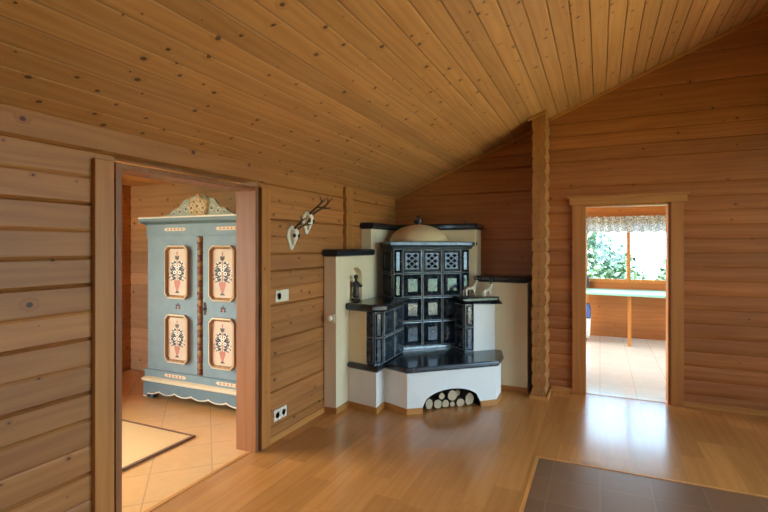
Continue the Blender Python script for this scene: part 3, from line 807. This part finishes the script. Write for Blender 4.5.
def glass_animal(name, label, cx, cy, cz, s, yaw, mat):
    t = thing(name, label, 'figurine', (cx, cy, cz), 'glass animals on the right stove shelf')
    V = [(0,0,.075),(.045,0,.08),(-.045,0,.075),(.065,0,.11),(.075,0,.145),(.105,0,.135),
         (.045,.014,.04),(.047,.016,.004),(.045,-.014,.04),(.06,-.018,.004),(-.045,.014,.04),(-.055,.016,.004),(-.045,-.014,.04),(-.042,-.018,.004),
         (-.062,0,.06),(-.072,0,.035)]
    E = [(0,1),(0,2),(1,3),(3,4),(4,5),(1,6),(6,7),(1,8),(8,9),(2,10),(10,11),(2,12),(12,13),(2,14),(14,15)]
    R = [.022,.022,.022,.016,.014,.008,.009,.006,.009,.006,.011,.006,.011,.006,.006,.004]
    c_, s_ = math.cos(yaw), math.sin(yaw)
    W = lambda p: (cx+s*(p[0]*c_-p[1]*s_), cy+s*(p[0]*s_+p[1]*c_), cz+s*p[2])
    skin('body', [W(p) for p in V], E, [r*s for r in R], mat, t)
    for sy in (-1, 1):
        b = MB(); b.tube([W((.07, .006*sy, .15)), W((.066, .014*sy, .178)), W((.07, .018*sy, .2))], [.006*s, .005*s, .002*s], 6); b.build('ear', 'antler', t)
    return t
q = XY(.455, 1.10); glass_animal('glass_figurine', 'taller amber glass animal figurine nearest the stove tiles on the right shelf', q[0], q[1], 1.0125, 1.18, ph+.15, 'glassy')
q = XY(.63, 1.165); glass_animal('glass_figurine', 'smaller pale glass animal figurine with two upright ears on the right shelf', q[0], q[1], 1.0125, .92, ph+.2, 'glassy2')

# ------------------------------------------------------------------ wall fittings
def plate(name, label, cat, y0, y1, z0, z1, sockets):
    t = thing(name, label, cat, (XL, (y0+y1)/2, (z0+z1)/2))
    x = XL+.001
    T = Matrix(((0,0,1,x),(1,0,0,0),(0,1,0,0),(0,0,0,1)))
    b = MB(); b.layers([(y0,z0),(y1,z0),(y1,z1),(y0,z1)], [(0,0),(0,.008),(.004,.011)], 0, T); b.build('cover_plate', 'white_plastic', t)
    n = len(sockets); w = (y1-y0)/n
    for i, kind in enumerate(sockets):
        c = (y0+w*(i+.5), (z0+z1)/2); r = min(w, z1-z0)*.36
        if kind == 'socket':
            b = MB(); b.lathe([(r,.011),(r,.0125),(r*.86,.0125),(r*.8,.006),(.001,.006)], (c[0], c[1], 0), 20, 0, T, smooth=False)
            for dy in (-1, 1): b.lathe([(.004,.0062),(.004,.0066),(.0005,.0067)], (c[0]+dy*r*.42, c[1], 0), 8, 1, T)
            b.lathe([(r*.78,.0061),(r*.74,.0063),(.001,.0063)], (c[0], c[1], 0), 20, 2, T)
            b.build('socket_well', ['white_plastic', 'dark_hole', 'antler'], t)
        else:
            b = MB(); b.layers([(c[0]-r, c[1]-r*1.05),(c[0]+r, c[1]-r*1.05),(c[0]+r, c[1]+r*1.05),(c[0]-r, c[1]+r*1.05)], [(0,.010),(0,.0135),(.003,.016)], 0, T); b.build('rocker', 'white_plastic', t)
plate('light_switch', 'ivory switch and socket plate at chest height beside the doorway', 'switch', 3.10, 3.275, 1.105, 1.2, ('socket', 'rocker'))
plate('wall_socket', 'ivory double socket low on the log wall near the floor', 'socket', 3.08, 3.245, .155, .245, ('socket', 'socket'))

# roe-deer trophies
def trophy(label, y, z, s, spread, al=1.0):
    t = thing('antler_trophy', label, 'trophy', (XL, y, z), 'antler trophies on the log wall')
    x = XL+.003
    W = lambda a, c, d: (x+d*s, y+a*s, z+c*s)        # a along the wall, c up, d into the room
    out = []
    for k in range(22):
        a = 2*PI*k/22; q = 1+.07*(k % 2)
        out.append((.075*q*math.cos(a)*(1-.28*max(0, -math.sin(a))), .105*q*math.sin(a)-(.02 if math.sin(a) < -.9 else 0)))
    T = Matrix(((0,0,s,x),(s,0,0,y),(0,s,0,z),(0,0,0,1)))
    b = MB(); b.layers(out, [(0,0),(0,.012),(.006,.018)], 0, T); b.build('shield', 'bone', t)
    V = [W(0,.040,.045),W(0,.065,.04),W(0,.0,.045),W(0,-.045,.04),W(0,-.09,.03), W(.04,.018,.035),W(-.04,.018,.035), W(.026,.072,.055), W(-.026,.072,.055)]
    skin('skull', V, [(0,1),(0,2),(2,3),(3,4),(2,5),(2,6),(0,7),(0,8)], [.040*s,.026*s,.034*s,.022*s,.012*s,.018*s,.018*s,.012*s,.012*s], 'bone', t)
    for sg in (-1, 1):
        b = MB(); b.ball(W(.034*sg, .010, .064), (.014*s, .020*s, .020*s)); b.build('eye_socket', 'dark_hole', t)
    for sg in (-1, 1):
        k = spread
        V = [(.026*sg,.075,.06),(.05*sg*k,.11,.11),(.075*sg*k,.145,.17),(.075*sg*k,.185,.225),(.06*sg*k,.225,.265), (.09*sg*k,.135,.215),(.1*sg*k,.14,.25), (.095*sg*k,.225,.215),(.1*sg*k,.25,.205)]
        V = [W(p[0], .075+(p[1]-.075)*al, .06+(p[2]-.06)*al) for p in V]
        skin('antler', V, [(0,1),(1,2),(2,3),(3,4),(2,5),(5,6),(3,7),(7,8)], [r*s for r in (.014,.012,.011,.009,.004,.008,.003,.007,.003)], 'antler', t, 1)
trophy('lower left antler trophy with white skull on the log wall', 3.315, 1.637, .86, .75, .68)
trophy('upper right antler trophy with white skull on the log wall', 3.54, 1.772, .86, .75, 1.02)

# ------------------------------------------------------------------ painted wardrobe in the hall
WYF, WYB = 3.45, 4.0; WC = -3.505; WH = .77
wd = thing('painted_wardrobe', 'blue-grey painted farmhouse wardrobe with flower panels and carved crest', 'wardrobe', (WC, (WYF+WYB)/2, 0))
XZ = lambda yf: Matrix(((1,0,0,0),(0,0,-1,yf),(0,1,0,0),(0,0,0,1)))      # (x, z, depth towards camera) -> world
b = MB(); b.box(WC-WH+.03, WC+WH-.03, WYF, WYB, .22, 1.76)
b.box(WC-WH+.0, WC+WH-.0, WYF-.012, WYB, .165, .30)          # base rail
b.box(WC-WH+.03, WC+WH-.03, WYF-.014, WYF, 1.665, 1.775)     # frieze rail
b.build('carcass', 'ward', wd)
b = MB(); b.layers([(WC-WH-.0, WYF-.03),(WC+WH+.0, WYF-.03),(WC+WH, WYB),(WC-WH, WYB)], [(.01,.175),(-.012,.19),(-.012,.212),(.012,.228)], 0); b.build('base_moulding', 'cream_paint', wd)
b = MB(); b.layers([(WC-WH-.0, WYF-.02),(WC+WH, WYF-.02),(WC+WH, WYB),(WC-WH, WYB)], [(.01,1.765),(.005,1.78),(-.03,1.80),(-.035,1.81),(-.035,1.842),(-.028,1.848)], 0)
b.build('cornice', 'ward_dark', wd)
b = MB(); b.box(WC-WH-.03, WC+WH+.03, WYF-.058, WYF-.02, 1.838, 1.852); b.build('cornice_edge', 'offwhite', wd)
# scalloped skirt
def wavy(n=120):
    top = .18; pts = []
    for i in range(n+1):
        x = WC-WH+2*WH*i/n; t_ = (x-WC)/WH
        z = .075+.028*abs(math.sin(t_*PI*3.5+PI/2))**.7*(-1)+.03*(1-t_*t_)**.5 - .012
        if abs(t_) > .93: z = .02
        pts.append((x, z))
    return pts
wv = wavy()
b = MB(); poly = wv+[(WC+WH, .185), (WC-WH, .185)]
b.prism(poly, 0, .022, 0, XZ(WYF-.005))
edge = wv
for i in range(len(edge)-1):
    (x0,z0),(x1,z1) = edge[i], edge[i+1]
    b.add([(x0,WYF-.0285,z0),(x1,WYF-.0285,z1),(x1,WYF-.0285,z1+.011),(x0,WYF-.0285,z0+.011)], [(0,1,2,3)], 1)
b.build('skirt', ['ward_dark', 'offwhite'], wd)
for sx in (-1, 1):
    for y0 in (WYF+.01, WYB-.07):
        b = MB(); xx = WC+sx*(WH-.06); b.box(xx-.04, xx+.04, y0, y0+.06, 0, .17); b.build('foot', 'ward_dark', wd)
# painted ornaments: thin leaves and dots lying on a painted face
def leaf(b, x, z, ang, L, w, y, m):
    c_, s_ = math.cos(ang), math.sin(ang)
    pts = [(0,0),(.3*L,w*.5),(.65*L,w*.42),(L,0),(.65*L,-w*.42),(.3*L,-w*.5)]
    b.flat([(x+p*c_-q*s_, y, z+p*s_+q*c_) for p, q in pts], m)
def dot(b, x, z, r, y, m, rz=None, n=10): b.flat([(x+r*math.cos(2*PI*k/n), y, z+(rz or r)*math.sin(2*PI*k/n)) for k in range(n)], m)
def ornament(b, xc, zc, L, y, m, m2):
    b.flat([(xc-L,y,zc),(xc-L*.86,y,zc-.016),(xc+L*.86,y,zc-.016),(xc+L,y,zc),(xc+L*.86,y,zc+.016),(xc-L*.86,y,zc+.016)], m)
    for k in range(5): dot(b, xc+L*.62*(k-2)/2, zc, .011, y-.0006, m2 if k % 2 else m2, .012, 8)
for sg in (-1, 1):
    for zc, yo in ((1.725, .0148), (.262, .0128)):
        b = MB(); ornament(b, WC+sg*.34, zc, .15, WYF-yo, 0, 1); b.build('rail_ornament', ['cream_paint', 'rose'], wd)
# doors
def bouquet(b, xc, z0, h, y, dark):
    """vase of flowers: y just in front of the panel"""
    k = h/.44; Z = lambda v: z0+v*k
    b.flat([(xc-.012*k,y,Z(.03)),(xc+.012*k,y,Z(.03)),(xc+.045*k,y,Z(.12)),(xc+.03*k,y,Z(.145)),(xc,y,Z(.13)),(xc-.03*k,y,Z(.145)),(xc-.045*k,y,Z(.12))], 1)
    b.flat([(xc-.034*k,y,Z(.012)),(xc+.034*k,y,Z(.012)),(xc+.010*k,y,Z(.032)),(xc-.010*k,y,Z(.032))], 2)
    b.flat([(xc-.003,y,Z(.13)),(xc+.003,y,Z(.13)),(xc+.002,y,Z(.4)),(xc-.002,y,Z(.4))], 2)
    for zz, L, n_ in ((.16,.07,2),(.195,.10,3),(.235,.105,3),(.275,.085,3),(.315,.05,2)):
        for sg in (-1, 1):
            for q_ in range(n_):
                a = (-.35+.42*q_) if sg > 0 else PI-(-.35+.42*q_)
                leaf(b, xc+sg*.012*k, Z(zz), a, L*k*(1-.12*q_), .017*k, y-.0003, dark)
                dot(b, xc+sg*.012*k+math.cos(a)*L*k*1.02*(1-.12*q_), Z(zz)+math.sin(a)*L*k*(1-.12*q_), .008*k, y-.0005, 3 if q_ % 2 else dark)
    for dx, dz in ((-.035,.215),(.035,.215),(0,.25),(-.03,.285),(.03,.285)):
        dot(b, xc+dx*k, Z(dz), .02*k, y-.0008, 3); dot(b, xc+dx*k, Z(dz), .009*k, y-.0011, dark)
    for a in (-.5, 0, .5): leaf(b, xc, Z(.335), PI/2+a, .055*k, .03*k, y-.0009, 1 if a == 0 else 4)
    leaf(b, xc, Z(.385), PI/2, .04*k, .02*k, y-.0009, 1)
for sg in (-1, 1):
    dxa, dxb = (WC+.035, WC+WH-.12) if sg > 0 else (WC-WH+.12, WC-.035)
    b = MB(); b.box(dxa, dxb, WYF-.02, WYF, .315, 1.655); dr = b.build('door', 'ward', wd)
    pc = WC+sg*.29; hw = .155
    for z0, z1 in ((.405, .885), (1.04, 1.565)):
        c_ = .045
        oct_ = [(pc-hw+c_,z0),(pc+hw-c_,z0),(pc+hw,z0+c_),(pc+hw,z1-c_),(pc+hw-c_,z1),(pc-hw+c_,z1),(pc-hw,z1-c_),(pc-hw,z0+c_)]
        T = XZ(WYF-.02)
        # moulded frame: ring around the panel
        fb = MB(); lay = [(0,0),(0,.028),(.012,.034),(.022,.028),(.034,.010)]
        vs = []
        for ins, d in lay: vs += [T @ Vector((x, z, d)) for x, z in offset(oct_, -ins)]
        fs, ms = [], []
        for r in range(len(lay)-1):
            for i in range(8): fs.append((r*8+i, r*8+(i+1) % 8, r*8+8+(i+1) % 8, r*8+8+i)); ms.append(1 if r == 1 else 0)
        fb.add(vs, fs, ms); fb.build('panel_moulding', ['frame_paint', 'cream_paint'], dr)
        pb = MB(); inner = offset(oct_, -.030)
        pb.prism(inner, 0, .010, 0, T)
        bouquet(pb, pc, z0+.045, (z1-z0)-.085, WYF-.0308, 2)
        pb.build('painted_panel', ['panel_paint', 'rose', 'navy', 'offwhite', 'sage'], dr)
    # painted keyhole ornament between the panels
    b = MB(); yk = WYF-.0212
    for a, L in ((PI/2,.05),(PI/2+.9,.045),(PI/2-.9,.045),(PI+.3,.04),(-.3,.04)): leaf(b, pc, .955, a, L, .026, yk, 0)
    dot(b, pc, .955, .014, yk-.0004, 1); b.build('door_ornament', ['navy', 'rose'], dr)
    if sg > 0:
        b = MB(); b.layers([(WC+.05,.90),(WC+.075,.90),(WC+.085,.955),(WC+.075,1.02),(WC+.05,1.02),(WC+.042,.955)], [(0,0),(0,.003)], 0, XZ(WYF-.02)); b.ball((WC+.062, WYF-.03, .955), .011); b.build('key_plate', 'metal', dr)
b = MB()
npt = 22
for k in range(npt):      # turned, banded middle stile
    z0 = .315+(1.655-.315)*k/npt; z1 = .315+(1.655-.315)*(k+1)/npt
    b.lathe([(.020,0),(.029,(z1-z0)*.3),(.029,(z1-z0)*.7),(.020,(z1-z0))], (WC, WYF-.012, z0), 12, k % 2)
b.build('middle_stile', ['stile_red', 'frame_paint'], wd)
# carved crest
def crest(t_):   # height over the cornice as a function of -1..1
    a = abs(t_); return .02+.185*(math.cos(min(1, a/1.0)*PI)*.5+.5)**.8 + (.015*math.sin(a*18) if .15 < a < .8 else 0)
CW = .43
pts = [(WC-CW, 1.848)]+[(WC+CW*(k/24-1), 1.848+crest(k/24-1)) for k in range(49)]+[(WC+CW, 1.848)]
b = MB(); b.prism(list(reversed(pts)), 0, .03, 0, XZ(WYF-.01)); cr = b.build('crest', 'ward_green', wd)
b = MB(); yf = WYF-.041
rr = random.Random(4)
for dx, dz, r in ((a_*1.35, c_*1.08, e_*1.3) for a_, c_, e_ in ((0,.085,.045),(-.055,.07,.036),(.055,.07,.036),(-.03,.125,.034),(.03,.125,.034),(0,.165,.026),(-.07,.12,.024),(.07,.12,.024),(0,.035,.032),(-.05,.03,.026),(.05,.03,.026))):
    b.ball((WC+dx, yf, 1.848+dz), (r, .018, r*.9), 0)
    for k in range(5):
        a = 2*PI*k/5+dx*30; b.ball((WC+dx+r*.62*math.cos(a), yf-.014, 1.848+dz+r*.58*math.sin(a)), (r*.36, .009, r*.33), 0, 8, 5)
    b.ball((WC+dx, yf-.02, 1.848+dz), (r*.25, .007, r*.25), 1, 8, 5)
b.build('carved_flowers', ['cream_paint', 'frame_paint'], cr)
for sg in (-1, 1):
    b = MB()
    for cx, cz, r, turns in ((.165,.072,.042,1.4),(.245,.045,.034,1.3),(.32,.03,.022,1.2)):
        pl = []
        for k in range(20):
            a = k/19*turns*2*PI; q_ = r*(1-k/24); pl.append((WC+sg*(cx+q_*math.cos(a)), yf+.006, 1.848+cz+q_*math.sin(a)))
        b.tube(pl, .007, 6, 0)
        dot(b, WC+sg*cx, 1.848+cz, .013, WYF-.0412, 1)
    b.build('carved_scroll', ['cream_paint', 'navy'], cr)
# mat on the hall floor
rg = thing('hall_mat', 'straw coloured mat with brown binding on the hall tiles', 'rug', (-3.6, 2.3, 0))
b = MB(); b.box(-4.2, -3.03, 1.7, 2.87, 0, .010); b.build('mat_field', 'rug', rg)
b = MB(); b.box(-3.03, -3.005, 1.7, 2.895, 0, .013); b.box(-4.2, -3.03, 2.87, 2.895, 0, .012); b.build('binding', 'rug_edge', rg)

# ------------------------------------------------------------------ kitchen glimpsed through the right door
cu = MB(); n = 60; x0, x1 = -.34, 1.2
for i in range(n):
    pass
vs, fs = [], []
for j, z in enumerate((2.06, 1.98, 1.86, 1.80)):
    for i in range(n+1):
        x = x0+(x1-x0)*i/n; y = 9.02+.022*math.sin(i*1.35)*(.5+.25*j)
        zz = z+(.014*math.cos(i*.9) if j == 3 else (.016*abs(math.sin(i*.7)) if j == 0 else 0)); vs.append((x, y, zz))
for j in range(3):
    for i in range(n): a = j*(n+1)+i; fs.append((a, a+1, a+n+2, a+n+1))
cu.add(vs+[(p[0], p[1]+.004, p[2]) for p in vs], fs+[tuple(i+len(vs) for i in reversed(f)) for f in fs], 0, True)
tag(cu.build('valance_curtain', 'lace', fixn=False), 'short lace valance across the top of the kitchen window', 'curtain')
tb = thing('kitchen_table', 'pale turquoise table top under the kitchen window', 'table', (.35, 8.5, 0))
b = MB(); b.layers([(-.27, 8.25), (1.1, 8.05), (1.1, 9.06), (-.27, 9.06)], [(.006,.795),(0,.80),(0,.826),(.006,.832)]); b.build('table_top', 'table', tb)
for x, y in ((-.2, 8.96), (.42, 8.35), (1.02, 8.2), (1.02, 8.96)):
    b = MB(); b.box(x-.025, x+.025, y-.025, y+.025, 0, .80); b.build('leg', 'trim_zx', tb)
bn = thing('waste_bin', 'white and blue pedal bin standing under the pale kitchen table', 'bin', (-.25, 8.6, 0))
b = MB(); b.layers([(-.42, 8.45), (-.14, 8.45), (-.14, 8.75), (-.42, 8.75)], [(.03,.06),(.01,.1),(0,.34),(0,.38)]); b.build('bin_body', 'bin_white', bn)
b = MB(); b.layers([(-.415, 8.455), (-.145, 8.455), (-.145, 8.745), (-.415, 8.745)], [(0,.38),(0,.40)]); b.build('rim', 'navy', bn)
b = MB(); b.layers([(-.42, 8.45), (-.14, 8.45), (-.14, 8.75), (-.42, 8.75)], [(0,.40),(0,.54),(.02,.60)]); b.build('hood', 'bin_blue', bn)
b = MB(); b.box(-.36, -.2, 8.5, 8.7, 0, .06); b.build('foot', 'navy', bn)
hk = thing('oven_glove', 'dark cloth hanging from the kitchen window frame', 'cloth', (-.21, 9.04, .8))
b = MB(); b.layers([(-.26, .86), (-.19, .84), (-.165, .92), (-.185, 1.02), (-.235, 1.04), (-.25, .95)], [(.006,0),(0,.01),(0,.025),(.008,.035)], 0, XZ(9.085)); b.build('pad', 'navy', hk)
b = MB(); b.tube([(-.22, 9.07, 1.03), (-.215, 9.06, 1.08), (-.22, 9.075, 1.10)], .006, 6); b.build('loop', 'navy', hk)
# garden beyond
def bush(label, x, y, h, r, nl, seed):
    t = thing('garden_bush', label, 'bush', (x, y, -.5)); q = random.Random(seed); b = MB()
    for i in range(nl):
        a, c = q.uniform(0, 2*PI), q.uniform(-1, 1); rr = r*(.55+.45*q.random())
        s_ = math.sqrt(1-c*c); p = Vector((x+rr*s_*math.cos(a), y+rr*s_*math.sin(a), -.5+h*.5+h*.5*c*(.7+.3*q.random())))
        d = Vector((q.uniform(-1,1), q.uniform(-1,1), q.uniform(-.5,1))).normalized(); e = d.cross(Vector((q.uniform(-1,1), q.uniform(-1,1), q.uniform(-1,1)))).normalized()
        L = .17; b.add([p, p+d*L*.5+e*L*.3, p+d*L, p+d*L*.5-e*L*.3], [(0,1,2,3)])
    b.build('foliage', 'leaf', t, fixn=False)
    b = MB(); b.tube([(x, y, -.5), (x+.03, y, -.2), (x, y+.02, h*.5-.5)], [.06, .05, .03], 8); b.build('stem', 'bark', t)
bush('tall green bush in the garden left behind the kitchen window', -.55, 12.6, 2.5, 1.5, 4200, 1)
bush('green bush in the garden right behind the kitchen window', 2.75, 13.0, 2.5, 1.5, 3500, 2)

# ------------------------------------------------------------------ sky, camera
w = bpy.data.worlds.new('sky'); S.world = w; w.use_nodes = True; nt = w.node_tree; nt.nodes.clear()
o = nt.nodes.new('ShaderNodeOutputWorld'); bg = nt.nodes.new('ShaderNodeBackground')
tc = nt.nodes.new('ShaderNodeTexCoord'); sp_ = nt.nodes.new('ShaderNodeSeparateXYZ'); rp = nt.nodes.new('ShaderNodeValToRGB')
nt.links.new(tc.outputs['Generated'], sp_.inputs[0]); nt.links.new(sp_.outputs[2], rp.inputs[0])
rp.color_ramp.elements[0].position = 0; rp.color_ramp.elements[0].color = (.54, .76, 1, 1)
rp.color_ramp.elements[1].position = .6; rp.color_ramp.elements[1].color = (.46, .70, 1, 1)
gd = nt.nodes.new('ShaderNodeVectorMath'); gd.operation = 'DOT_PRODUCT'; nt.links.new(tc.outputs['Generated'], gd.inputs[0])
gd.inputs[1].default_value = Vector((-.90, -.22, .36)).normalized()
gm = nt.nodes.new('ShaderNodeMapRange'); gm.interpolation_type = 'SMOOTHSTEP'; nt.links.new(gd.outputs['Value'], gm.inputs[0])
gm.inputs[1].default_value = .45; gm.inputs[2].default_value = 1.0; gm.inputs[3].default_value = 0; gm.inputs[4].default_value = 1
mxc = nt.nodes.new('ShaderNodeMix'); mxc.data_type = 'RGBA'; nt.links.new(gm.outputs[0], mxc.inputs[0])
nt.links.new(rp.outputs[0], mxc.inputs[6]); mxc.inputs[7].default_value = (2.8, 2.7, 2.5, 1)
nt.links.new(mxc.outputs[2], bg.inputs[0]); bg.inputs[1].default_value = 11.0
nt.links.new(bg.outputs[0], o.inputs[0])

sl = bpy.data.lights.new('sun', 'SUN'); sl.energy = 15; sl.angle = math.radians(.6); sl.color = (1, .93, .82)
so = bpy.data.objects.new('sun', sl); COL.objects.link(so)
so.rotation_euler = Vector((-.10, .42, -.90)).to_track_quat('-Z', 'Y').to_euler(); so.location = (-3, -10, 14)

cam = bpy.data.cameras.new('camera'); co = bpy.data.objects.new('camera', cam); COL.objects.link(co)
F = 475.0; TH = math.atan((600-384)/F)
cam.sensor_fit = 'HORIZONTAL'; cam.sensor_width = 36; cam.lens = F/768*36
cam.shift_y = -9/768
co.location = (0, 0, 1.55); co.rotation_euler = (PI/2, 0, TH)
cam.clip_start = .05; cam.clip_end = 200
S.camera = co
S.view_settings.view_transform = 'Standard'; S.view_settings.look = 'None'
S.view_settings.exposure = 0.14; S.view_settings.gamma = 1.0; S.view_settings.use_curve_mapping = False
S.cycles.use_denoising = True
S.cycles.max_bounces = 10; S.cycles.diffuse_bounces = 7; S.cycles.glossy_bounces = 4; S.cycles.transparent_max_bounces = 12
S.cycles.sample_clamp_indirect = 6.0
S.cycles.caustics_reflective = False; S.cycles.caustics_refractive = False
for o_ in bpy.data.objects:
    if '_w' in o_: del o_['_w']
